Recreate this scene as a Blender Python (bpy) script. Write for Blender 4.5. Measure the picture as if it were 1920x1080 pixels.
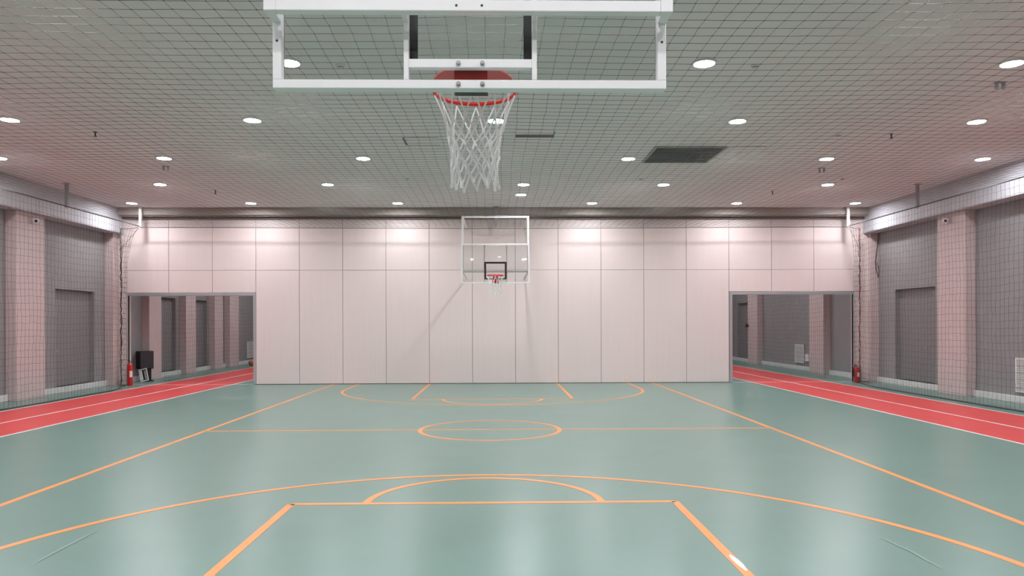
import bpy, math, random
import numpy as np
from mathutils import Matrix, Vector

for o in list(bpy.data.objects):
    bpy.data.objects.remove(o, do_unlink=True)
SC = bpy.context.scene
COL = SC.collection
random.seed(4)
rng = np.random.default_rng(4)

# ------------------------------------------------------------------ camera
cam_d = bpy.data.cameras.new('camera')
cam = bpy.data.objects.new('camera', cam_d)
COL.objects.link(cam)
cam_d.sensor_fit = 'HORIZONTAL'
cam_d.sensor_width = 36.0
cam_d.lens = 1385.3 / 1920 * 36.0
cam_d.shift_y = (608.1 - 540) / 1920
cam_d.clip_start = 0.05
cam_d.clip_end = 200
EYE = 1.78
M = (Matrix.Rotation(-0.01825, 4, 'Z') @ Matrix.Rotation(math.pi / 2, 4, 'X')
     @ Matrix.Rotation(-0.00305, 4, 'Z'))
M.translation = (0, 0, EYE)
cam.matrix_world = M
SC.camera = cam

# ------------------------------------------------------------------ world, exposure
w = bpy.data.worlds.new('world')
SC.world = w
w.use_nodes = True
w.node_tree.nodes['Background'].inputs[0].default_value = (0.5, 0.5, 0.5, 1)
w.node_tree.nodes['Background'].inputs[1].default_value = 0.0
vs = SC.view_settings
vs.view_transform = 'Standard'
vs.look = 'None'
vs.exposure = 0.0
vs.gamma = 1.0
vs.use_curve_mapping = False
LAMP = 282.0          # radiance of a downlight lens

# ------------------------------------------------------------------ materials
def srgb(r, g, b):
    def f(c):
        c /= 255.0
        return c / 12.92 if c <= 0.04045 else ((c + 0.055) / 1.055) ** 2.4
    return (f(r), f(g), f(b))

def mat(name, col, rough=0.5, metal=0.0, spec=0.5, var=0.0, vscale=3.0, bump=0.0, bscale=60.0,
        stretch=(1, 1, 1), coat=0.0):
    m = bpy.data.materials.new(name)
    m.use_nodes = True
    nt = m.node_tree
    p = nt.nodes['Principled BSDF']
    p.inputs['Base Color'].default_value = (*col, 1)
    p.inputs['Roughness'].default_value = rough
    p.inputs['Metallic'].default_value = metal
    p.inputs['Specular IOR Level'].default_value = spec
    p.inputs['Coat Weight'].default_value = coat
    if var or bump:
        tc = nt.nodes.new('ShaderNodeTexCoord')
        mp = nt.nodes.new('ShaderNodeMapping')
        mp.inputs['Scale'].default_value = stretch
        nt.links.new(tc.outputs['Object'], mp.inputs['Vector'])
    if var:
        n = nt.nodes.new('ShaderNodeTexNoise')
        n.inputs['Scale'].default_value = vscale
        n.inputs['Detail'].default_value = 5
        n.inputs['Roughness'].default_value = 0.6
        nt.links.new(mp.outputs[0], n.inputs['Vector'])
        mr = nt.nodes.new('ShaderNodeMapRange')
        mr.inputs['From Min'].default_value = 0.25
        mr.inputs['From Max'].default_value = 0.75
        mr.inputs['To Min'].default_value = 1 - var
        mr.inputs['To Max'].default_value = 1 + var
        nt.links.new(n.outputs['Fac'], mr.inputs['Value'])
        mx = nt.nodes.new('ShaderNodeVectorMath')
        mx.operation = 'MULTIPLY'
        mx.inputs[0].default_value = col
        nt.links.new(mr.outputs[0], mx.inputs[1])
        nt.links.new(mx.outputs[0], p.inputs['Base Color'])
    if bump:
        n2 = nt.nodes.new('ShaderNodeTexNoise')
        n2.inputs['Scale'].default_value = bscale
        n2.inputs['Detail'].default_value = 3
        nt.links.new(mp.outputs[0], n2.inputs['Vector'])
        b = nt.nodes.new('ShaderNodeBump')
        b.inputs['Strength'].default_value = bump
        b.inputs['Distance'].default_value = 0.01
        nt.links.new(n2.outputs['Fac'], b.inputs['Height'])
        nt.links.new(b.outputs[0], p.inputs['Normal'])
    return m

def emis(name, col, s):
    m = bpy.data.materials.new(name)
    m.use_nodes = True
    nt = m.node_tree
    nt.nodes.clear()
    e = nt.nodes.new('ShaderNodeEmission')
    o = nt.nodes.new('ShaderNodeOutputMaterial')
    e.inputs[0].default_value = (*col, 1)
    e.inputs[1].default_value = s
    nt.links.new(e.outputs[0], o.inputs[0])
    return m

def glass_mat():
    m = bpy.data.materials.new('board_glass')
    m.use_nodes = True
    nt = m.node_tree
    nt.nodes.clear()
    out = nt.nodes.new('ShaderNodeOutputMaterial')
    tr = nt.nodes.new('ShaderNodeBsdfTransparent')
    tr.inputs[0].default_value = (0.955, 0.965, 0.96, 1)
    gl = nt.nodes.new('ShaderNodeBsdfGlossy')
    gl.inputs['Roughness'].default_value = 0.02
    fr = nt.nodes.new('ShaderNodeFresnel')
    fr.inputs[0].default_value = 1.45
    mx = nt.nodes.new('ShaderNodeMixShader')
    nt.links.new(fr.outputs[0], mx.inputs[0])
    nt.links.new(tr.outputs[0], mx.inputs[1])
    nt.links.new(gl.outputs[0], mx.inputs[2])
    # dust and hand smudges: thin white film with a shape of its own
    tc = nt.nodes.new('ShaderNodeTexCoord')
    n = nt.nodes.new('ShaderNodeTexNoise')
    n.inputs['Scale'].default_value = 4.5
    n.inputs['Detail'].default_value = 7
    n.inputs['Roughness'].default_value = 0.72
    nt.links.new(tc.outputs['Object'], n.inputs['Vector'])
    mr = nt.nodes.new('ShaderNodeMapRange')
    mr.inputs['From Min'].default_value = 0.63
    mr.inputs['From Max'].default_value = 0.80
    mr.inputs['To Min'].default_value = 0.003
    mr.inputs['To Max'].default_value = 0.5
    nt.links.new(n.outputs['Fac'], mr.inputs['Value'])
    df = nt.nodes.new('ShaderNodeBsdfDiffuse')
    df.inputs[0].default_value = (0.75, 0.75, 0.75, 1)
    tl = nt.nodes.new('ShaderNodeBsdfTranslucent')
    tl.inputs[0].default_value = (0.75, 0.75, 0.75, 1)
    ad = nt.nodes.new('ShaderNodeMixShader')
    ad.inputs[0].default_value = 0.5
    nt.links.new(df.outputs[0], ad.inputs[1])
    nt.links.new(tl.outputs[0], ad.inputs[2])
    m2 = nt.nodes.new('ShaderNodeMixShader')
    nt.links.new(mr.outputs[0], m2.inputs[0])
    nt.links.new(mx.outputs[0], m2.inputs[1])
    nt.links.new(ad.outputs[0], m2.inputs[2])
    nt.links.new(m2.outputs[0], out.inputs[0])
    return m

MT = dict(
    floor=mat('floor_green', (0.158, 0.272, 0.232), 0.30, var=0.05, vscale=1.3, bump=0.02, bscale=180),
    red=mat('lane_red', (0.68, 0.060, 0.062), 0.40, var=0.07, vscale=2.0, bump=0.02, bscale=180),
    white_line=mat('line_white', (0.80, 0.78, 0.76), 0.4, var=0.06, vscale=6),
    orange=mat('line_orange', (0.88, 0.33, 0.09), 0.36, var=0.06, vscale=5),
    ceiling=mat('ceiling_paint', (0.84, 0.81, 0.815), 0.85, spec=0.2, var=0.03, vscale=0.6),
    wall=mat('wall_grey', (0.285, 0.272, 0.278), 0.75, spec=0.3, var=0.07, vscale=3.0, bump=0.12, bscale=30),
    pil=mat('pilaster_pink', (0.60, 0.485, 0.475), 0.72, spec=0.3, var=0.05, vscale=3.5, bump=0.1, bscale=30),
    beam=mat('beam_grey', (0.50, 0.50, 0.535), 0.6, spec=0.4, var=0.06, vscale=2.5, bump=0.05, bscale=25),
    door=mat('door_grey', (0.225, 0.215, 0.22), 0.55, var=0.05, vscale=4),
    base=mat('baseboard_white', (0.66, 0.66, 0.65), 0.5, var=0.10, vscale=7),
    panel=mat('panel_laminate', (0.805, 0.685, 0.662), 0.5, spec=0.4, var=0.02, vscale=2.2, stretch=(6, 6, 0.25)),
    seam=mat('panel_seam', (0.20, 0.17, 0.165), 0.7),
    header=mat('header_brown', (0.40, 0.34, 0.315), 0.6, var=0.05, vscale=2, stretch=(0.4, 1, 3)),
    track=mat('track_dark', (0.17, 0.14, 0.13), 0.5),
    alu=mat('aluminium', (0.60, 0.62, 0.64), 0.32, metal=0.75),
    whitep=mat('white_paint', (0.89, 0.85, 0.855), 0.35, var=0.02, vscale=8),
    black=mat('black_paint', (0.012, 0.012, 0.012), 0.5),
    dark=mat('dark_grey', (0.035, 0.036, 0.040), 0.45, var=0.08, vscale=5),
    rimred=mat('rim_red', (0.74, 0.020, 0.018), 0.33),
    steel=mat('steel', (0.45, 0.45, 0.46), 0.35, metal=0.8),
    cord=mat('net_cord', (0.90, 0.88, 0.87), 0.8, spec=0.2),
    net=mat('safety_net', (0.085, 0.083, 0.080), 0.75, spec=0.3),
    netred=mat('net_rope_red', (0.27, 0.10, 0.085), 0.8, spec=0.2),
    ext=mat('extinguisher_red', (0.55, 0.012, 0.014), 0.3, coat=0.3),
    label=mat('paper_label', (0.75, 0.72, 0.68), 0.6),
    grille=mat('grille_grey', (0.40, 0.40, 0.40), 0.5),
    scuff=mat('scuff_mark', (0.30, 0.42, 0.38), 0.4),
    plastic=mat('white_plastic', (0.78, 0.78, 0.76), 0.4),
    pole=mat('pole_grey', (0.36, 0.36, 0.37), 0.4),
    ball=mat('ball_orange', (0.55, 0.13, 0.05), 0.65, bump=0.3, bscale=120),
    lamp=emis('lamp_lens', (0.985, 0.985, 1.02), LAMP),
    glass=glass_mat(),
)

# ------------------------------------------------------------------ mesh helpers
class MB:
    def __init__(self):
        self.v = []; self.f = []
    def add(self, vs, fs):
        b = len(self.v)
        self.v += [tuple(p) for p in vs]
        self.f += [tuple(i + b for i in f) for f in fs]
        return self
    def box(self, x0, x1, y0, y1, z0, z1):
        x0, x1 = min(x0, x1), max(x0, x1); y0, y1 = min(y0, y1), max(y0, y1); z0, z1 = min(z0, z1), max(z0, z1)
        vs = [(x0, y0, z0), (x1, y0, z0), (x1, y1, z0), (x0, y1, z0), (x0, y0, z1), (x1, y0, z1), (x1, y1, z1), (x0, y1, z1)]
        return self.add(vs, [(0, 3, 2, 1), (4, 5, 6, 7), (0, 1, 5, 4), (1, 2, 6, 5), (2, 3, 7, 6), (3, 0, 4, 7)])
    def prism(self, poly, z0, z1):
        n = len(poly)
        vs = [(x, y, z0) for x, y in poly] + [(x, y, z1) for x, y in poly]
        fs = [tuple(range(n - 1, -1, -1)), tuple(range(n, 2 * n))]
        fs += [(i, (i + 1) % n, n + (i + 1) % n, n + i) for i in range(n)]
        return self.add(vs, fs)
    def tube(self, pts, r, n=8, closed=False, cap=True):
        pts = [Vector(p) for p in pts]
        rs = r if isinstance(r, (list, tuple)) else [r] * len(pts)
        m = len(pts); vs = []; fs = []
        up = None
        for i, p in enumerate(pts):
            a = pts[(i - 1) % m] if (closed or i > 0) else p
            c = pts[(i + 1) % m] if (closed or i < m - 1) else p
            t = (c - a).normalized()
            if up is None:
                up = Vector((0, 0, 1)) if abs(t.z) < 0.9 else Vector((1, 0, 0))
            u = (up - t * up.dot(t))
            if u.length < 1e-6:
                u = t.orthogonal()
            u.normalize(); up = u
            v = t.cross(u)
            for k in range(n):
                q = 2 * math.pi * k / n
                vs.append(p + rs[i] * (math.cos(q) * u + math.sin(q) * v))
        for i in range(m if closed else m - 1):
            j = (i + 1) % m
            for k in range(n):
                l = (k + 1) % n
                fs.append((i * n + k, i * n + l, j * n + l, j * n + k))
        if cap and not closed:
            fs.append(tuple(range(n - 1, -1, -1)))
            fs.append(tuple((m - 1) * n + k for k in range(n)))
        return self.add(vs, fs)
    def lathe(self, prof, n=24, c=(0, 0), axis='z'):
        vs = []; fs = []
        m = len(prof)
        for r, z in prof:
            for k in range(n):
                q = 2 * math.pi * k / n
                vs.append((c[0] + r * math.cos(q), c[1] + r * math.sin(q), z))
        for i in range(m - 1):
            for k in range(n):
                l = (k + 1) % n
                fs.append((i * n + k, i * n + l, (i + 1) * n + l, (i + 1) * n + k))
        fs.append(tuple(range(n - 1, -1, -1)))
        fs.append(tuple((m - 1) * n + k for k in range(n)))
        return self.add(vs, fs)
    def arc_strip(self, cx, cy, r, wd, a0, a1, z0, z1, n=96):
        full = abs(a1 - a0) >= 2 * math.pi - 1e-6
        m = n if full else n + 1
        vs = []
        for i in range(m):
            a = a0 + (a1 - a0) * i / n
            for rr in (r - wd / 2, r + wd / 2):
                for z in (z0, z1):
                    vs.append((cx + rr * math.cos(a), cy + rr * math.sin(a), z))
        fs = []
        for i in range(n):
            a = 4 * i; b = 4 * ((i + 1) % m)
            fs += [(a + 1, a + 3, b + 3, b + 1), (a, b, b + 2, a + 2), (a + 2, b + 2, b + 3, a + 3), (a, a + 1, b + 1, b)]
        return self.add(vs, fs)
    def mesh(self, name, m, smooth=False):
        me = bpy.data.meshes.new(name)
        me.from_pydata(self.v, [], self.f)
        me.materials.append(MT[m])
        if smooth:
            me.polygons.foreach_set('use_smooth', [True] * len(me.polygons))
            try:
                me.set_sharp_from_angle(angle=math.radians(40))
            except Exception:
                pass
        me.update()
        return me
    def build(self, name, m, parent=None, smooth=False, bevel=0.0, loc=None):
        o = bpy.data.objects.new(name, self.mesh(name, m, smooth))
        COL.objects.link(o)
        if parent is not None:
            o.parent = parent
        if loc is not None:
            o.location = loc
        if bevel:
            b = o.modifiers.new('bevel', 'BEVEL')
            b.width = bevel; b.segments = 2; b.limit_method = 'ANGLE'
        return o

def link(name, me, parent=None, loc=(0, 0, 0)):
    o = bpy.data.objects.new(name, me)
    COL.objects.link(o)
    o.parent = parent
    o.location = loc
    return o

def empty(name, loc=(0, 0, 0), rz=0.0):
    o = bpy.data.objects.new(name, None)
    COL.objects.link(o)
    o.empty_display_size = 0.1
    o.location = loc
    o.rotation_euler = (0, 0, rz)
    return o

def tag(o, label=None, cat=None, group=None, kind=None):
    if label: o['label'] = label
    if cat: o['category'] = cat
    if group: o['group'] = group
    if kind: o['kind'] = kind
    return o

def struct(o, label, cat):
    return tag(o, label, cat, None, 'structure')

def copy_tree(o, parent=None):
    c = o.copy()
    COL.objects.link(c)
    c.parent = parent
    for ch in list(o.children):
        copy_tree(ch, c)
    return c

def threads(name, polylines, r, m, parent=None, knots=None, kr=0.0):
    """many thin square-section threads in one mesh; polylines: list of (n,3) arrays"""
    V = []; F = []; base = 0
    for P in polylines:
        P = np.asarray(P, float)
        n = len(P)
        t = np.gradient(P, axis=0)
        t /= np.linalg.norm(t, axis=1, keepdims=True) + 1e-12
        ref = np.tile(np.array([0, 0, 1.0]), (n, 1))
        bad = np.abs(t[:, 2]) > 0.8
        ref[bad] = (1.0, 0, 0)
        u = np.cross(t, ref); u /= np.linalg.norm(u, axis=1, keepdims=True) + 1e-12
        v = np.cross(t, u)
        ring = np.stack([P + r * u, P + r * v, P - r * u, P - r * v], 1).reshape(-1, 3)
        V.append(ring)
        i = np.arange(n - 1)[:, None] * 4
        k = np.arange(4)[None, :]
        l = (k + 1) % 4
        q = np.stack([i + k, i + l, i + 4 + l, i + 4 + k], -1).reshape(-1, 4) + base
        F.append(q)
        base += 4 * n
    if knots is not None and len(knots):
        K = np.asarray(knots, float)
        off = np.array([(1, 0, 0), (0, 1, 0), (-1, 0, 0), (0, -1, 0), (0, 0, 1), (0, 0, -1)], float) * kr
        V.append((K[:, None, :] + off[None]).reshape(-1, 3))
        tri = np.array([(0, 1, 4), (1, 2, 4), (2, 3, 4), (3, 0, 4), (1, 0, 5), (2, 1, 5), (3, 2, 5), (0, 3, 5)])
        T = (tri[None] + (np.arange(len(K)) * 6)[:, None, None] + base).reshape(-1, 3)
    else:
        T = np.zeros((0, 3), int)
    V = np.concatenate(V).astype(np.float32); Q = np.concatenate(F)
    me = bpy.data.meshes.new(name)
    me.vertices.add(len(V)); me.vertices.foreach_set('co', V.ravel())
    nl = Q.size + T.size
    me.loops.add(nl)
    me.loops.foreach_set('vertex_index', np.concatenate([Q.ravel(), T.ravel()]).astype(np.int32))
    me.polygons.add(len(Q) + len(T))
    st = np.concatenate([np.arange(len(Q)) * 4, Q.size + np.arange(len(T)) * 3]).astype(np.int32)
    me.polygons.foreach_set('loop_start', st)
    me.materials.append(MT[m])
    me.update(calc_edges=True)
    me.validate()
    o = bpy.data.objects.new(name, me)
    COL.objects.link(o)
    o.parent = parent
    return o

# ------------------------------------------------------------------ room dimensions (metres)
ZC = 5.25                   # ceiling
XL, XR = -11.34, 11.25      # pilaster faces
XLb, XRb = -11.18, 11.09    # beam faces, standing proud of the pilasters
ZB = 4.51                   # underside of the beams
XLw, XRw = -11.59, 11.51    # recessed wall faces
Y0, Y1 = -4.0, 40.0         # near and far end of the building
YP = 22.26                  # face of the sliding partition
XC = -0.15                  # court axis
YC = 12.50                  # centre line

# ------------------------------------------------------------------ floor, lanes, court lines
floor = MB().box(-12.2, 12.2, Y0 - .2, Y1 + .2, -0.2, 0.0).build('floor', 'floor')
struct(floor, 'sea-green sports floor with orange court lines and red running lanes', 'floor')
for s in (-1, 1):
    xs = sorted((XC + s * 7.84, XC + s * 10.17))
    MB().box(xs[0], xs[1], Y0, Y1, 0.0, 0.0015).build('running_lane', 'red', floor)
    for q in (7.84, 8.95, 10.17):
        x = XC + s * q
        MB().box(x - .025, x + .025, Y0, Y1, 0.0, 0.003).build('lane_line', 'white_line', floor)
LW = 0.075
ZL = 0.0025
def strip(name, x0, x1, y0, y1):
    MB().box(x0, x1, y0, y1, 0.0, ZL).build(name, 'orange', floor)
S, K, A, RC, R3 = 4.79, 1.913, 5.128, 1.176, 4.05
HL = 9.72                   # half length of the court
for s in (-1, 1):
    strip('sideline', XC + s * S - LW / 2, XC + s * S + LW / 2, YC - HL, YP - .02)
strip('centre_line', XC - S, XC + S, YC - LW / 2, YC + LW / 2)
MB().arc_strip(XC, YC, RC, LW, 0, 2 * math.pi, 0, ZL + .0005).build('centre_circle', 'orange', floor)
for s in (-1, 1):
    yf = YC + s * A
    ye = YC - HL if s < 0 else YP - .02
    for q in (-1, 1):
        strip('lane_edge_line', XC + q * K - LW / 2, XC + q * K + LW / 2, min(yf, ye), max(yf, ye))
    strip('free_throw_line', XC - K, XC + K, yf - LW / 2, yf + LW / 2)
    a0 = 0 if s < 0 else math.pi
    MB().arc_strip(XC, yf, RC, LW, a0, a0 + math.pi, 0, ZL + .0005).build('free_throw_arc', 'orange', floor)
    yc3 = YC + s * 7.82
    MB().arc_strip(XC, yc3, R3, LW, a0, a0 + math.pi, 0, ZL + .0005, n=140).build('three_point_arc', 'orange', floor)
    for q in (-1, 1):
        strip('three_point_line', XC + q * R3 - LW / 2, XC + q * R3 + LW / 2, min(yc3, ye), max(yc3, ye))
# light scuffs and one whitish patch on the right lane edge line
def scuff(name, pts, wd, m):
    vs_, n_ = [], len(pts)
    for i, (x, y) in enumerate(pts):
        q = wd * (.35 if i in (0, n_ - 1) else 1)
        vs_ += [(x - q / 2, y, ZL + .0012), (x + q / 2, y, ZL + .0012)]
    MB().add(vs_, [(2 * i, 2 * i + 1, 2 * i + 3, 2 * i + 2) for i in range(n_ - 1)]).build(name, m, floor)
scuff('scuff_mark', [(3.204, 5.299), (3.201, 5.493), (3.209, 5.688), (3.188, 5.84), (3.174, 6.016), (3.142, 6.109)], .018, 'scuff')
scuff('scuff_mark', [(-3.471, 5.554), (-3.487, 5.809), (-3.487, 6.059), (-3.492, 6.3), (-3.47, 6.51)], .018, 'scuff')
scuff('whitish_patch', [(1.778, 5.28), (1.779, 5.421), (1.775, 5.545), (1.771, 5.648)], .05, 'white_line')
strip('baseline', XC - S, XC + S, YC - HL - LW / 2, YC - HL + LW / 2)

# ------------------------------------------------------------------ ceiling
ceil_o = MB().box(-12.2, 12.2, Y0 - .2, Y1 + .2, ZC, ZC + .2).build('ceiling', 'ceiling')
struct(ceil_o, 'flat pale grey ceiling above the safety net', 'ceiling')

# ------------------------------------------------------------------ side walls
DOOR_T, DOOR_D = 2.75, 0.13
def side_wall(side, pil, doors):
    sx = -1 if side == 'left' else 1
    xf = XL if sx < 0 else XR
    xw = XLw if sx < 0 else XRw
    xo = xw + sx * 0.35
    mb = MB()
    cuts = sorted(doors)
    y = Y0 - .2
    for a, b in cuts:
        mb.box(xw, xo, y, a, 0, ZC)
        mb.box(xw, xo, a, b, DOOR_T, ZC)
        mb.box(xw + sx * (DOOR_D + .05), xo, a, b, 0, DOOR_T)
        y = b
    mb.box(xw, xo, y, Y1 + .2, 0, ZC)
    wl = mb.build('wall_' + side, 'wall')
    struct(wl, 'grey rendered side wall on the %s with pink pilasters and deep grey beam' % side, 'wall')
    for a, b in pil:
        MB().box(xf, xw, a, b, 0, ZB).build('pilaster', 'pil', wl, bevel=0.012)
    MB().box(XLb if sx < 0 else XRb, xw, Y0, Y1, ZB, ZC).build('beam', 'beam', wl, bevel=0.008)
    bb = empty('baseboard_' + side, (xw, 0, 0))
    struct(bb, 'white plinth strip along the foot of the %s wall bays' % side, 'baseboard')
    ys = [Y0] + [q for p in pil for q in p] + [Y1]
    for a, b in zip(ys[0::2], ys[1::2]):
        if b - a > 0.05:
            MB().box(0, -sx * 0.075, a, b, 0, 0.165).build('baseboard_length', 'base', bb, bevel=0.01)
    return wl
DL = [(19.55, 21.40), (25.25, 26.75), (28.1, 29.6)]
DR = [(19.25, 21.23), (33.9, 35.4)]
wall_left = side_wall('left', [(-0.4, .7), (4.1, 5.2), (8.6, 9.7), (13.1, 14.2), (17.58, 18.69), (21.96, 23.03), (24.21, 25.08), (27.04, 27.92),
                               (29.76, 30.65), (31.41, 32.50), (36.2, 37.3)], DL)
wall_right = side_wall('right', [(-0.4, .7), (4.1, 5.2), (8.6, 9.7), (13.1, 14.2), (17.60, 18.75), (22.14, 23.40), (25.39, 26.57),
                                 (31.95, 33.16), (36.6, 37.7)], DR)
dl = ['grey flush door in the left wall bay behind the net', 'dark grey door deep in the left hall opening, nearer one',
      'dark grey door deep in the left hall opening, farther one']
dr = ['grey flush door in the right wall bay behind the net', 'grey door at the left edge of the right hall opening']
n = 0
for sx, doors, labs, xw in ((-1, DL, dl, XLw), (1, DR, dr, XRw)):
    for (a, b), lb in zip(doors, labs):
        n += 1
        x = xw + sx * DOOR_D
        d = empty('door_%d' % n, (x, (a + b) / 2, 0))
        struct(d, lb, 'door')
        h = (b - a) / 2
        MB().box(0, sx * 0.045, -h + .004, h - .004, 0.17, DOOR_T - .004).build('door_leaf', 'door', d, bevel=0.004)
        ky = -h + .12 if sx < 0 else -h + .55
        MB().tube([(-sx * .001, ky, 1.12), (-sx * .05, ky, 1.12)], .012, 8).tube([(-sx * .05, ky - .01, 1.12), (-sx * .05, ky + .10, 1.12)], .011, 8).build('door_handle', 'steel', d)

# ends of the building
wn = MB().box(-12, 12, Y0 - .3, Y0, 0, ZC).build('wall_near', 'wall')
struct(wn, 'grey end wall behind the viewpoint', 'wall')
we = MB().box(-12, 12, Y1, Y1 + .3, 0, ZC).build('wall_end', 'wall')
struct(we, 'grey end wall of the hall behind the partition', 'wall')

# ------------------------------------------------------------------ sliding partition
OPZ = 2.68                     # clear height of the openings
OL = (-11.06, -7.29)           # left opening
OR_ = (7.03, 10.78)            # right opening
core = MB()
core.box(XL, OL[0], YP + .02, YP + .09, 0, ZC)
core.box(OL[0], OL[1], YP + .02, YP + .09, OPZ + .05, ZC)
core.box(OL[1], OR_[0], YP + .02, YP + .09, 0.0, ZC)
core.box(OR_[0], OR_[1], YP + .02, YP + .09, OPZ + .05, ZC)
core.box(OR_[1], XR, YP + .02, YP + .09, 0, ZC)
wb = core.build('wall_back', 'seam')
struct(wb, 'folding partition wall of tall beige panels across the hall', 'wall')
PX = [-7.26 + i * (6.984 + 7.26) / 11 for i in range(12)]
g = 0.006
ZJ = 3.42
def panel(x0, x1, z0, z1, back=False):
    MB().box(x0 + g, x1 - g, YP, YP + .02, z0 + g * .7, z1 - g * .7).build('panel', 'panel', wb, bevel=0.003)
for a, b in zip(PX[:-1], PX[1:]):
    panel(a, b, 0.012, ZJ)
TOPX = [XL, -9.85, -8.555] + PX + [8.283, 9.578, XR]
for a, b in zip(TOPX[:-1], TOPX[1:]):
    panel(a, b, ZJ, 4.955)
for a, b in ((XL, -9.85), (-9.85, -8.555), (-8.555, -7.26), (6.984, 8.283), (8.283, 9.578), (9.578, XR)):
    panel(a, b, OPZ + .075, ZJ)
panel(XL, OL[0] - .03, 0.012, OPZ + .075)
panel(OR_[1] + .03, XR, 0.012, OPZ + .075)
# aluminium linings of the two openings
for i, (o, lab) in enumerate(((OL, 'left'), (OR_, 'right'))):
    t = empty('trim_%d' % (i + 1), ((o[0] + o[1]) / 2, YP, 0))
    struct(t, 'brushed aluminium lining around the %s opening in the partition' % lab, 'frame')
    h = (o[1] - o[0]) / 2
    MB().box(-h - .03, h + .03, -.012, .10, OPZ - .02, OPZ + .07).build('head_rail', 'alu', t, bevel=0.006)
    for s in (-1, 1):
        x0 = s * h
        wd = .085 if (s > 0) == (i == 0) else .03
        MB().box(x0 - s * (wd - .03), x0 + s * .03, -.010, .10, 0.004, OPZ - .02).build('jamb', 'alu', t, bevel=0.005)
    MB().box(-h, h, .02, .06, 0, .004).build('floor_track', 'white_line', t)
# fascia and track above the panels
tr = empty('trim_3', (0, YP, 0))
struct(tr, 'brown fascia and sliding track above the partition panels', 'trim')
MB().box(XLb, XRb, -.34, .02, 5.03, ZC).build('fascia', 'header', tr, bevel=0.01)
MB().box(XLb, XRb, -.10, .02, 4.95, 5.03).build('track', 'track', tr)
MB().box(XLb, XRb, -.26, -.235, 5.0, 5.03).build('track_rail', 'header', tr)

# ------------------------------------------------------------------ recessed downlights
lens_me = MB().lathe([(0.136, 0.0), (0.136, 0.006)], 28).mesh('lens', 'lamp')
ring_mb = MB()
ring_mb.arc_strip(0, 0, .152, .03, 0, 2 * math.pi, -0.004, 0.02, n=28)
ring_me = ring_mb.mesh('trim_ring', 'plastic')
def downlight(x, y, label, group):
    t = empty('downlight', (x * .986, y * .986, ZC - .02))
    tag(t, label, 'ceiling light', group)
    link('lens', lens_me, t, (0, 0, 0.004))
    link('trim_ring', ring_me, t)
ORD = ['leftmost', 'second from the left', 'third from the left', 'fourth from the left', 'fifth from the left', 'rightmost']
ROWS = [
    (21.37, [-10.5, -7.1, -2.9, 2.72, 6.94, 10.42], 'nearest the partition wall'),
    (18.52, [-8.4, -4.25, 0.64, 4.16, 8.33], 'second back from the partition wall'),
    (15.62, [-10.42, -7.0, -2.84, 2.76, 7.0, 10.37], 'level with the grey ceiling vent'),
    (12.72, [-8.3, -4.2, -0.03, 4.15, 8.34], 'level with the white basketball net'),
]
for y, xs, where in ROWS:
    for i, x in enumerate(xs):
        od = ORD[i] if i < len(xs) - 1 else 'rightmost'
        downlight(x, y, '%s round downlight in the ceiling row %s' % (od, where), 'recessed round ceiling downlights')
downlight(0.62, 19.97, 'odd single downlight set between the two rows before the partition', 'recessed round ceiling downlights')
downlight(-2.79, 9.93, 'bright downlight seen through the left pane of the near backboard', 'recessed round ceiling downlights')
downlight(2.78, 9.90, 'large bright downlight just right of the near backboard', 'recessed round ceiling downlights')
downlight(6.95, 9.86, 'large bright downlight at the upper right edge of the picture', 'recessed round ceiling downlights')
for y, xs in ((9.9, [-6.95, 10.4, -10.4]), (7.0, [-8.3, -4.2, 0, 4.15, 8.3]), (4.1, [-10.4, -6.95, -2.8, 2.75, 6.95, 10.4]), (1.2, [-8.3, -4.2, 0, 4.15, 8.3]), (-0.3, [-5.6, -1.4, 1.4, 5.6]), (-2.4, [-8.3, -4.2, 4.15, 8.3])):  # row just behind the viewpoint is added to brighten near frame and floor
    for x in xs:
        downlight(x, y, 'recessed downlight out of sight above or behind the viewpoint, regular or added for brightness', 'downlights outside the picture')
for y, xs in ((24.4, [-8.4, -4.2, 0, 4.15, 8.3]), (27.3, [-9.6, -2.8, 2.75, 9.6]), (30.2, [-8.4, 0, 8.3]), (33.1, [-9.6, -2.8, 2.75, 9.6]), (36, [-8.4, 0, 8.3])):
    for x in xs:
        downlight(x, y, 'recessed downlight of the hall hidden behind the partition', 'downlights behind the partition')

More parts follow.
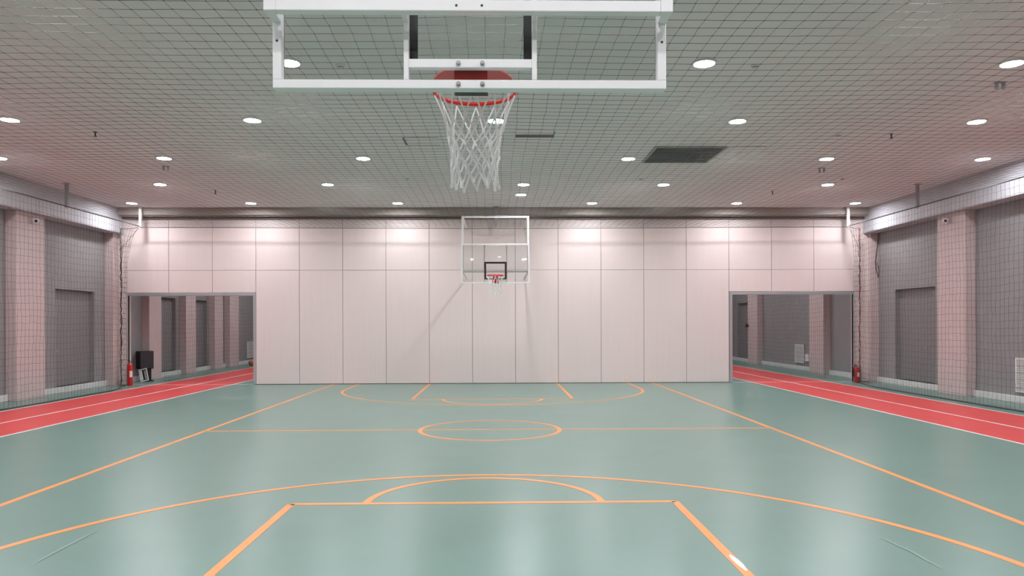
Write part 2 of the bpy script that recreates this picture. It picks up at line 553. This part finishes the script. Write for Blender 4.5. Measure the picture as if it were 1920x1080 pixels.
# ------------------------------------------------------------------ basketball goals
def diag_net(ring_r, zr):
    """knotted white cord net hanging below the ring (centre at origin)"""
    rr = random.Random(11)
    lev = [(0.0, ring_r), (-.165, .162), (-.235, .143), (-.300, .130), (-.362, .124), (-.425, .122), (-.495, .126)]
    N = 12
    P = []
    for li, (z, r) in enumerate(lev):
        row = []
        for k in range(N):
            a = 2 * math.pi * (k + 0.5 * (li % 2)) / N
            j = 0 if li == 0 else 1
            row.append(Vector(((r + j * rr.uniform(-.006, .006)) * math.cos(a + j * rr.uniform(-.05, .05)),
                               (r + j * rr.uniform(-.006, .006)) * math.sin(a + j * rr.uniform(-.05, .05)),
                               z + j * rr.uniform(-.008, .008) - (rr.uniform(0, .03) if li == len(lev) - 1 else 0))))
        P.append(row)
    mb = MB()
    for li in range(len(lev) - 1):
        for k in range(N):
            p = P[li][k]
            for kk in ((k, (k - 1) % N) if li % 2 == 0 else (k, (k + 1) % N)):
                q = P[li + 1][kk]
                mid = (p + q) / 2 + Vector((rr.uniform(-.003, .003), rr.uniform(-.003, .003), -.004))
                if li == 0:
                    p0 = p + Vector((0, 0, -.018))
                    mb.tube([p0, mid, q], .0044, 6)
                else:
                    mb.tube([p, mid, q], .0052, 6)
    for li in range(1, len(lev)):
        for p in P[li]:
            mb.tube([p + Vector((0, 0, .009)), p + Vector((0, 0, -.009))], .0078, 6)
    return mb

def basketball_goal(loc, rz, label, ceiling_hung):
    t = empty('basketball_goal', loc, rz)
    tag(t, label, 'basketball hoop')
    # local: +y towards the court, board frame rear face at y=0, z absolute, x centred
    zb, zt, hw = 2.86, 3.91, 0.90
    T, DP = .04, .06
    fr = empty('board_frame', (0, 0, 0)); fr.parent = t
    def member(x0, x1, z0, z1, y0=0, y1=DP, nm='frame_tube'):
        return MB().box(x0, x1, y0, y1, z0, z1).build(nm, 'whitep', fr, bevel=0.003)
    member(-hw, hw, zb, zb + T); member(-hw, hw, zt - T, zt)
    for s in (-1, 1):
        u = member(s * (hw - T), s * hw, zb + T, zt - T)
        MB().tube([(s * (hw - T / 2), -.001, 3.075), (s * (hw - T / 2), .004, 3.075)], .006, 10).build('screw_hole', 'black', fr)
        member(s * .282, s * .305, zb + T, zt - T, 0, DP - .019)
        # distance pieces between support frame and board frame
        member(s * (hw - T), s * hw, 3.16, 3.205, -.085, 0, 'spacer')
        member(s * .282, s * .305, 3.16, 3.205, -.085, 0, 'spacer')
        member(s * (hw - T), s * hw, 3.83, 3.875, -.085, 0, 'spacer')
    member(-.282, .282, 2.955, 2.995, 0, DP - .019)
    for s in (-1, 1):
        for z in (2.975, 2.880):
            b = MB()
            b.tube([(s * .055, 0, z), (s * .055, -.008, z)], .011, 12).tube([(s * .055, -.008, z), (s * .055, -.014, z)], .007, 8)
            b.build('bolt', 'steel', fr, smooth=True)
    MB().box(-hw + T, hw - T, DP - .018, DP - .006, zb + T, zt - T).build('glass_panel', 'glass', t)
    r = MB()
    y0, y1 = DP - .0055, DP - .004
    r.box(-.295, -.245, y0, y1, 2.975, 3.43).box(.245, .295, y0, y1, 2.975, 3.43).box(-.245, .245, y0, y1, 3.38, 3.43).box(-.245, .245, y0, y1, 2.975, 3.0)
    tag(r.build('target_rectangle', 'black', t), 'black painted rectangle')
    # rim
    ry, rz_, R = .617, 3.036, .216
    rim = empty('rim', (0, 0, 0)); rim.parent = t
    ring = MB().tube([(R * math.cos(2 * math.pi * k / 56), ry + R * math.sin(2 * math.pi * k / 56), rz_) for k in range(56)], .0115, 10, closed=True)
    tag(ring.build('ring', 'rimred', rim, smooth=True), 'red steel ring')
    MB().box(-.078, .078, DP + .001, DP + .022, 2.868, 3.012).build('back_plate', 'rimred', rim, bevel=0.002)
    MB().box(-.076, .076, DP + .022, DP + .075, 2.885, 3.008).build('spring_housing', 'rimred', rim, bevel=0.004)
    tag(MB().box(-.078, .078, DP + .022, DP + .078, 2.868, 2.885).build('housing_bottom', 'black', rim), 'black underside plate')
    m = MB()   # wedge from the housing to the ring
    ya, yb = DP + .075, ry - R + .012
    vs_ = [(-.07, ya, 2.93), (.07, ya, 2.93), (.07, ya, 3.008), (-.07, ya, 3.008), (-.055, yb, 3.02), (.055, yb, 3.02), (.055, yb, 3.034), (-.055, yb, 3.034)]
    m.add(vs_, [(0, 1, 2, 3), (4, 7, 6, 5), (0, 4, 5, 1), (1, 5, 6, 2), (2, 6, 7, 3), (3, 7, 4, 0)])
    m.build('bracket', 'rimred', rim)
    for s in (-1, 1):
        out = [(.070, .21), (.10, .235), (.14, .275), (.175, .325), (.20, .385), (.214, .46), (.2155, .56)]
        inn = []
        for a in np.linspace(math.radians(-14), math.radians(-72), 9):
            inn.append((R * math.cos(a), ry + R * math.sin(a)))
        poly = [(s * x, y) for x, y in out + inn]
        if s < 0: poly = poly[::-1]
        MB().prism(poly, rz_ - .004, rz_ + .003).build('gusset_plate', 'rimred', rim)
    hook = MB()
    hook.tube([(0, 0, -.008), (.006, 0, -.016), (0, 0, -.024), (-.006, 0, -.018)], .0022, 5)
    hm = hook.mesh('net_hook', 'rimred')
    for k in range(12):
        a = 2 * math.pi * k / 12
        link('net_hook', hm, rim, (R * math.cos(a), ry + R * math.sin(a), rz_)).rotation_euler = (0, 0, a)
    nt = diag_net(R, rz_).build('net', 'cord', t, smooth=True, loc=(0, ry, rz_))
    tag(nt, 'white knotted cord net')
    # rectangular support frame behind the board
    sf = empty('support_frame', (0, 0, 0)); sf.parent = t
    hs, a, b = .90, -.135, -.085
    def sm(x0, x1, z0, z1, y0=a, y1=b, nm='frame_tube'):
        MB().box(x0, x1, y0, y1, z0, z1).build(nm, 'whitep', sf, bevel=0.004)
    sm(-hs + .055, hs - .055, 3.157, 3.207); sm(-hs + .055, hs - .055, 4.61, 4.66)
    for s in (-1, 1):
        sm(s * (hs - .055), s * hs, 3.157, 4.66)
        MB().tube([(s * .056, a - .001, 3.181), (s * .056, a + .004, 3.181)], .006, 10).build('bolt_hole', 'black', sf)
    for s in (-1, 1):
        x = s * (hs - .03)
        if ceiling_hung:
            MB().box(x - .025, x + .025, a, b, 4.66, ZC).build('hanger', 'whitep', sf)
            MB().tube([(x, a - .02, 4.4), (x, a - .75, ZC)], .022, 8).build('brace', 'whitep', sf)
        else:
            for z in (3.182, 4.635):
                MB().box(x - .022, x + .022, a, -(YP - loc[1]), z - .022, z + .022).build('wall_arm', 'whitep', sf)
    return t
basketball_goal((-.125, 3.383, 0), 0, 'large white framed glass backboard with red rim, seen from behind close up', True)
basketball_goal((-.076, 19.545, 0), math.pi, 'distant basketball goal with black target square in front of the beige partition', False)

# ------------------------------------------------------------------ safety nets
NZ = 4.66
NXL, NXR = -10.45, 10.40
YB = 21.78
c = .188
xs = np.arange(NXL, NXR + .01, (NXR - NXL) / round((NXR - NXL) / c))
ys = np.arange(3.7, YB + .01, (YB - 3.7) / round((YB - 3.7) / c))
GX, GY = np.meshgrid(xs, ys)
jx = rng.normal(0, .004, GX.shape) + .012 * np.sin(GY * 1.3 + GX * .4)
jy = rng.normal(0, .003, GX.shape) + .008 * np.sin(GX * 1.1 + 1)
sag = -.03 * np.abs(np.sin(GX * .62)) - .02 * np.abs(np.sin(GY * .88))
edge = (GX > NXL + .05) & (GX < NXR - .05) & (GY < YB - .05)
PN = np.stack([GX + jx * edge, GY + jy * edge, NZ + sag * edge], -1)
pl = [PN[i] for i in range(PN.shape[0])] + [PN[:, j] for j in range(PN.shape[1])]
cn = empty('ceiling_net', (0, YB, NZ))
o = threads('mesh', pl, .0023, 'net', None, PN.reshape(-1, 3) , .007)
o.parent = cn
o.location = (0, -YB, -NZ)
tag(cn, 'dark square-mesh safety net stretched flat under the whole ceiling', 'safety net')

def side_net(name, path, ztop, lab, cell_h=.15, wob=.02, rope=True, top=None):
    """hanging net following path (n,2) in plan; column per path vertex"""
    path = np.asarray(path, float)
    ptop = path if top is None else np.asarray(top, float)
    nz = round(ztop / cell_h)
    zs = np.linspace(ztop, 0.03, nz + 1)
    n_ = len(path)
    s = np.arange(n_)
    G = np.zeros((nz + 1, n_, 3))
    for i, z in enumerate(zs):
        f = math.sin(math.pi * i / nz)
        bl_ = min(1.0, i / 7) ** .6
        pth = ptop * (1 - bl_) + path * bl_
        G[i, :, 0] = pth[:, 0] + wob * f * np.sin(s * .21 + i * .15) + rng.normal(0, .004, n_)
        G[i, :, 1] = pth[:, 1] + rng.normal(0, .006, n_) + .012 * np.sin(i * .5 + s * .1)
        G[i, :, 2] = z + rng.normal(0, .006, n_) + .02 * f * np.sin(s * .33 + i * .08) if 0 < i < nz else z
    pl_ = [G[i] for i in range(nz + 1)] + [G[:, j] for j in range(n_)]
    root = empty(name, (0, 0, 0))
    tag(root, lab, 'safety net')
    threads('mesh', pl_, .0025, 'net', root, G[:, ::1].reshape(-1, 3), .006)
    MB().tube([(p[0], p[1], ztop + .01) for p in ptop[::4]] + [(ptop[-1][0], ptop[-1][1], ztop + .01)], .014, 6).build('top_rope', 'net', root)
    if not rope:
        return root
    k = random.Random(5)
    bot = MB().tube([(p[0] + k.uniform(-.012, .012), p[1], .014) for p in path[::3]], .012, 6)
    bot.build('bottom_rope', 'net', root)
    return root
cy = .137
yrow = np.arange(1.0, 20.1, cy)
for side, x, xe, red in (('left', NXL, -11.02, False), ('right', NXR, 10.74, True)):
    ye = 21.80
    main = [(x, y) for y in yrow]
    n1 = 12                    # last stretch, drawn back towards the pilaster
    for i in range(1, n1 + 1):
        q = i / n1
        main.append((x + (xe - x) * q ** 1.5, yrow[-1] + (ye - yrow[-1]) * q))
    sg = -1 if x < 0 else 1
    for i in range(7):         # bunched folds
        main.append((xe - sg * (.03 + .022 * i), ye + (.05 if i % 2 else -.05)))
    tl = len(main) - len(yrow)
    straight = [(x, y) for y in yrow] + [(x, yrow[-1] + (YB - .05 - yrow[-1]) * (i + 1) / tl) for i in range(tl)]
    r_ = side_net('side_net', main, NZ, 'dark hanging safety net in front of the %s wall' % side, top=straight)
    k = random.Random(3)
    for j in range(4):
        pts = [(xe + k.uniform(-.03, .03), ye - .02 + k.uniform(-.03, .03), z) for z in np.linspace(NZ - .05, .03, 40)]
        MB().tube(pts, .007, 5).build('gathered_cord', 'netred' if red else 'net', r_)
    MB().tube([(x + (xe - x) * .12, YB - .01, NZ - .02), ((x + xe) / 2, YB - .02, NZ - .06), (xe, ye, NZ - .05)], .008, 6).build('tie_rope', 'net', r_)
    MB().tube([(x + (xe - x) * .1, YB, NZ - .05), ((x + xe) / 2, YB - .02, NZ - .32), (xe, ye, NZ - .65)], .005, 6).build('tie_rope', 'net', r_)
# nets of the hall behind
for side, x in (('left', NXL), ('right', NXR)):
    side_net('side_net', [(x, y) for y in np.arange(23.3, Y1 - 2, .15)], NZ, 'dark hanging net of the hall behind the %s opening' % side, rope=False)
# edge wire of the ceiling net, across the partition
MB().tube([(NXL + (NXR - NXL) * i / 40, 0, -.02 - .03 * math.sin(math.pi * i / 40) ** 2) for i in range(41)], .009, 6).build('edge_wire', 'net', cn)
# hanging posts
def post(x, y, m, lab):
    t = empty('net_post', (x, y, NZ))
    tag(t, lab, 'post', 'posts hanging from the ceiling to carry the nets')
    MB().box(-.035, .035, -.035, .035, 0.0, ZC - NZ - .012).build('square_tube', m, t, bevel=0.004)
    MB().box(-.075, .075, -.075, .075, ZC - NZ - .012, ZC - NZ).build('ceiling_plate', m, t)
    MB().tube([(0, 0, -.03), (0, 0, .005)], .012, 8).build('hook', 'steel', t)
post(NXL, YB, 'whitep', 'short white post hanging at the left end of the partition')
post(NXR, YB, 'whitep', 'short white post hanging at the right end of the partition')
post(-.066, YB, 'pole', 'dark post hanging above the distant basketball goal')
post(NXL - .06, 18.2, 'pole', 'grey hanging post beside the left wall beam')
post(NXR + .06, 18.25, 'pole', 'grey hanging post beside the right wall beam')

# ------------------------------------------------------------------ ceiling fittings
vg = empty('ceiling_vent', (3.776, 15.056, ZC - .001))
tag(vg, 'large dark grey slatted ventilation grille in the ceiling', 'vent')
W2, L2 = .70, .70
for s in (-1, 1):
    MB().box(s * (W2 - .03), s * W2, -L2, L2, -.03, 0).build('frame_bar', 'grille', vg)
    MB().box(-W2 + .03, W2 - .03, s * (L2 - .03), s * L2, -.03, 0).build('frame_bar', 'grille', vg)
MB().box(-W2 + .03, W2 - .03, -L2 + .03, L2 - .03, -.004, 0).build('backing', 'dark', vg)
sl = MB()
sl.add([(-W2 + .03, -.022, -.026), (W2 - .03, -.022, -.026), (W2 - .03, .018, -.008), (-W2 + .03, .018, -.008),
        (-W2 + .03, -.020, -.030), (W2 - .03, -.020, -.030), (W2 - .03, .020, -.012), (-W2 + .03, .020, -.012)],
       [(0, 1, 2, 3), (7, 6, 5, 4), (0, 4, 5, 1), (1, 5, 6, 2), (2, 6, 7, 3), (3, 7, 4, 0)])
slm = sl.mesh('slat', 'grille')
for i in range(30):
    link('slat', slm, vg, (0, -L2 + .055 + i * (2 * L2 - .11) / 29, 0))

h1 = empty('access_hatch', (-1.449, 14.021, ZC - .001))
tag(h1, 'ceiling access hatch with a dark gap along its edge, left of the net', 'hatch')
MB().box(-.33, .33, -.28, .30, -.004, 0).build('recess', 'dark', h1)
MB().box(-.29, .34, -.31, .23, -.014, -.004).build('hatch_panel', 'ceiling', h1)
h2 = empty('slot_vent', (0.670, 13.557, ZC - .001))
tag(h2, 'narrow dark slot opening in the ceiling, right of the net', 'vent')
MB().box(-.35, .345, -.10, .14, -.006, 0).build('slot', 'dark', h2)
MB().box(-.36, .345, -.40, -.10, -.010, 0).build('hatch_panel', 'ceiling', h2)
MB().box(.345, .36, -.28, .14, -.014, 0).build('edge_strip', 'dark', h2)
h3 = empty('access_hatch', (4.881, 14.839, ZC - .001))
tag(h3, 'flush ceiling hatch beside the grey ventilation grille', 'hatch')
MB().box(-.38, .38, -.46, .46, -.005, 0).build('recess', 'grille', h3)
MB().box(-.36, .40, -.44, .48, -.011, -.005).build('hatch_panel', 'ceiling', h3)

def detector(x, y, lab):
    t = empty('smoke_detector', (x * .986, y * .986, ZC))
    tag(t, lab, 'smoke detector', 'smoke detectors on the ceiling')
    MB().lathe([(.055, -.022), (.062, -.016), (.062, 0)], 20).build('base', 'plastic', t, smooth=True)
    MB().lathe([(.020, -.050), (.036, -.044), (.040, -.030), (.040, -.022)], 20).build('sensor_head', 'plastic', t, smooth=True)
    MB().lathe([(.041, -.034), (.041, -.028)], 20).build('sensor_slot', 'dark', t)
detector(-2.13, 10.05, 'smoke detector seen through the left pane of the near backboard')
detector(3.51, 10.0, 'smoke detector to the right of the large downlight beside the backboard')
detector(-2.16, 17.8, 'smoke detector left of the hoop net, before the partition')
detector(3.47, 17.84, 'smoke detector in line below the grey ceiling vent')
detector(8.35, 17.76, 'smoke detector beside the right-hand ceiling lights')
detector(6.34, 13.65, 'smoke detector midway along the right part of the ceiling')
def sprinkler(x, y, lab):
    t = empty('sprinkler', (x * .986, y * .986, ZC))
    tag(t, lab, 'sprinkler', 'dark sprinklers on the ceiling')
    MB().lathe([(.032, -.008), (.036, 0)], 14).build('rosette', 'dark', t)
    MB().lathe([(.014, -.075), (.014, -.008)], 10).build('pipe', 'dark', t)
    MB().lathe([(.030, -.088), (.030, -.084), (.016, -.075)], 14).build('deflector', 'dark', t)
sprinkler(-7.31, 13.55, 'dark sprinkler at the left among the nearer ceiling rows')
sprinkler(-7.38, 19.43, 'dark sprinkler at the left just before the partition')
sprinkler(7.28, 19.48, 'dark sprinkler at the right just before the partition')
sprinkler(7.31, 13.6, 'dark sprinkler at the right among the nearer ceiling rows')
def twin(x, y, lab):
    t = empty('ceiling_bracket', (x * .986, y * .986, ZC))
    tag(t, lab, 'bracket', 'pairs of small grey ceiling brackets')
    for s in (-1, 1):
        MB().box(s * .05 - .018, s * .05 + .018, -.02, .02, -.10, 0).build('bracket_arm', 'pole', t, bevel=.003)
    MB().box(-.08, .08, -.025, .025, -.008, 0).build('plate', 'pole', t)
twin(-7.33, 16.44, 'small twin bracket under the left ceiling light')
twin(7.33, 16.6, 'small twin bracket under the right ceiling light')
twin(7.35, 10.68, 'small twin bracket near the upper right ceiling light')

# ------------------------------------------------------------------ wall fittings
def cctv(x, y, z, sx, lab):
    t = empty('security_camera', (x, y, z))
    tag(t, lab, 'security camera', 'security cameras on the pilasters')
    MB().tube([(0, 0, 0), (-sx * .03, 0, 0)], .055, 16).build('wall_base', 'plastic', t, smooth=True)
    MB().tube([(-sx * .03, 0, 0), (-sx * .08, -.02, -.01)], .018, 10).build('neck', 'plastic', t, smooth=True)
    MB().tube([(-sx * .05, .05, 0), (-sx * .15, -.15, -.045)], .058, 16).build('housing', 'plastic', t, smooth=True)
    MB().tube([(-sx * .15, -.15, -.045), (-sx * .155, -.16, -.047)], .034, 16).build('lens', 'black', t, smooth=True)
cctv(XL, 18.25, 4.36, -1, 'white security camera high on the left pilaster')
cctv(XR, 18.29, 4.36, 1, 'white security camera high on the right pilaster')

def wall_grille(x, y0, y1, z0, z1, sx, lab):
    t = empty('wall_grille', (x, (y0 + y1) / 2, z0))
    tag(t, lab, 'grille', 'white slatted wall grilles')
    h = (y1 - y0) / 2; H = z1 - z0
    d = -sx
    MB().box(0, d * .012, -h, h, 0, H).build('back_panel', 'grille', t)
    for s in (-1, 1):
        MB().box(0, d * .05, s * (h - .035), s * h, 0, H).build('frame_bar', 'plastic', t)
        zz = 0 if s < 0 else H - .035
        MB().box(0, d * .05, -h + .035, h - .035, zz, zz + .035).build('frame_bar', 'plastic', t)
    ns = 17
    ml = MB()
    ml.add([(d * .012, -h + .03, .012), (d * .045, -h + .03, -.012), (d * .045, h - .03, -.012), (d * .012, h - .03, .012),
            (d * .012, -h + .03, .020), (d * .048, -h + .03, -.004), (d * .048, h - .03, -.004), (d * .012, h - .03, .020)],
           [(0, 1, 2, 3), (7, 6, 5, 4), (0, 4, 5, 1), (1, 5, 6, 2), (2, 6, 7, 3), (3, 7, 4, 0)])
    me = ml.mesh('slat', 'plastic')
    for i in range(ns):
        link('slat', me, t, (0, 0, .055 + i * (H - .11) / (ns - 1)))
wall_grille(XRw, 15.30, 16.19, .25, 1.01, 1, 'white slatted grille on the right wall at the picture edge')
wall_grille(XRw, 27.57, 28.39, .285, .985, 1, 'white slatted grille seen through the right opening')
wall_grille(XLw, 34.2, 35.0, .26, 1.02, -1, 'white slatted grille at the right edge of the left opening')
sb = MB().box(0, -.06, 0, .30, 0, .27).build('junction_box', 'plastic', None, bevel=.006, loc=(XRw, 27.12, .365))
tag(sb, 'small white wall box beside the grille in the right opening', 'box')
k2 = MB().tube([(0, 0, 0), (-.10, 0, 0)], .03, 10).tube([(-.1, 0, -.07), (-.1, 0, .09)], .05, 10).build('alarm_button', 'black', None, loc=(XR, 33.0, 1.68))
tag(k2, 'small dark fitting on the far pilaster in the right opening', 'fitting')

# cable loop on the right pilaster
pts = [(11.47, 22.115, 4.50), (11.458, 22.115, 4.2), (11.40, 22.115, 3.75), (11.39, 22.115, 3.62), (11.40, 22.115, 3.42), (11.44, 22.115, 3.27),
       (11.49, 22.115, 3.2), (11.495, 22.11, 3.35), (11.47, 22.10, 3.5), (11.42, 22.10, 3.62), (11.392, 22.10, 3.5), (11.42, 22.105, 3.33), (11.48, 22.105, 3.16)]
cbm = MB().tube(pts, .009, 6).build('cable', 'black')
tag(cbm, 'thin black cable hanging in a loop on the right pilaster', 'cable')

# ------------------------------------------------------------------ fire extinguishers
def extinguisher(loc, r, H, rz, lab, hose):
    t = empty('fire_extinguisher', loc, rz)
    tag(t, lab, 'fire extinguisher', 'red fire extinguishers')
    MB().lathe([(r * .93, 0), (r, .015), (r, H - r * .9), (r * .9, H - r * .45), (r * .6, H - r * .12), (r * .3, H)], 24).build('cylinder', 'ext', t, smooth=True)
    MB().lathe([(r * .28, H), (r * .28, H + .05), (r * .18, H + .055)], 14).build('valve', 'steel', t, smooth=True)
    hd = MB()
    hd.add([(-.015, -.02, H + .05), (.015, -.02, H + .05), (.015, .12, H + .085), (-.015, .12, H + .085),
            (-.015, -.02, H + .065), (.015, -.02, H + .065), (.015, .12, H + .10), (-.015, .12, H + .10)],
           [(0, 3, 2, 1), (4, 5, 6, 7), (0, 1, 5, 4), (1, 2, 6, 5), (2, 3, 7, 6), (3, 0, 4, 7)])
    hd.build('lever', 'ext' if hose else 'black', t)
    lb = MB()
    n_ = 8
    vs_, fs_ = [], []
    for i in range(n_ + 1):
        a = -math.pi / 2 - .55 + 1.1 * i / n_
        for z in (H * .38, H * .66):
            for q in (r + .0005, r + .002):
                vs_.append((q * math.cos(a), q * math.sin(a), z))
    for i in range(n_):
        a = 4 * i; b = a + 4
        fs_ += [(a + 1, b + 1, b + 3, a + 3), (a, a + 2, b + 2, b), (a + 2, a + 3, b + 3, b + 2), (a, b, b + 1, a + 1)]
    lb.add(vs_, fs_)
    tag(lb.build('label', 'label', t), 'pale paper label')
    if hose:
        MB().tube([(-.02, 0, H + .04), (-r * .8, -.01, H + .06), (-r * 1.25, -.02, H - .04), (-r * 1.35, -.02, H * .6), (-r * 1.2, -.02, H * .35)], .014, 8).build('hose', 'black', t, smooth=True)
        MB().lathe([(r * 1.02, 0), (r * 1.02, .02)], 20).build('foot_ring', 'black', t)
extinguisher((-10.935, 22.12, 0), .078, .66, math.radians(50), 'tall slim red extinguisher standing at the left end of the partition', False)
extinguisher((10.83, 22.13, 0), .10, .45, math.radians(8), 'squat red extinguisher with black hose at the right end of the partition', True)

# ------------------------------------------------------------------ things in the bay behind the left opening
t = empty('black_cabinet', (-11.295, 23.80, 0), math.radians(45))
tag(t, 'black box on a dark stand behind the left opening', 'cabinet')
MB().box(-.205, .205, -.19, .19, .40, .965).build('body', 'black', t, bevel=.01)
MB().box(-.195, .195, -.197, -.19, .415, .95).build('lit_front', 'dark', t, bevel=.003)  # front toned greyer than the body, standing in for light on it
MB().box(.05, .17, -.08, .10, .03, .40).build('stand', 'black', t)
MB().box(-.10, .21, -.17, .17, 0, .03).build('foot', 'black', t)
t = empty('leaning_frame', (-11.09, 23.36, 0), 0)
t.rotation_euler = (math.radians(-12), math.radians(-14), math.radians(6))
t.location.z = .036
tag(t, 'small white picture frame leaning below the black box', 'frame')
fw, fh = .125, .40
MB().box(-fw, fw, .012, .02, 0, fh).build('backing', 'black', t)
for s in (-1, 1):
    MB().box(s * (fw - .03), s * fw, 0, .012, 0, fh).build('frame_bar', 'plastic', t)
    zz = 0 if s < 0 else fh - .03
    MB().box(-fw + .03, fw - .03, 0, .012, zz, zz + .03).build('frame_bar', 'plastic', t)
MB().box(-.085, -.035, .004, .012, .05, fh - .05).build('pale_strip', 'plastic', t)
MB().box(.025, .075, .004, .012, .06, fh - .07).build('grey_strip', 'pole', t)
bl = empty('basketball', (-10.78, 32.4, .123))
tag(bl, 'orange basketball resting by the wall inside the left opening', 'ball')
prof = [(max(.001, .122 * math.sin(a)), -.122 * math.cos(a)) for a in np.linspace(0, math.pi, 17)]
MB().lathe(prof, 24).build('ball_skin', 'ball', bl, smooth=True)
sm_ = MB()
for ax in range(3):
    q = []
    for k in range(40):
        a = 2 * math.pi * k / 40
        p = [.1225 * math.cos(a), .1225 * math.sin(a)]
        p.insert(ax, 0.0)
        q.append(p)
    sm_.tube(q, .002, 5, closed=True)
sm_.build('seam', 'black', bl)
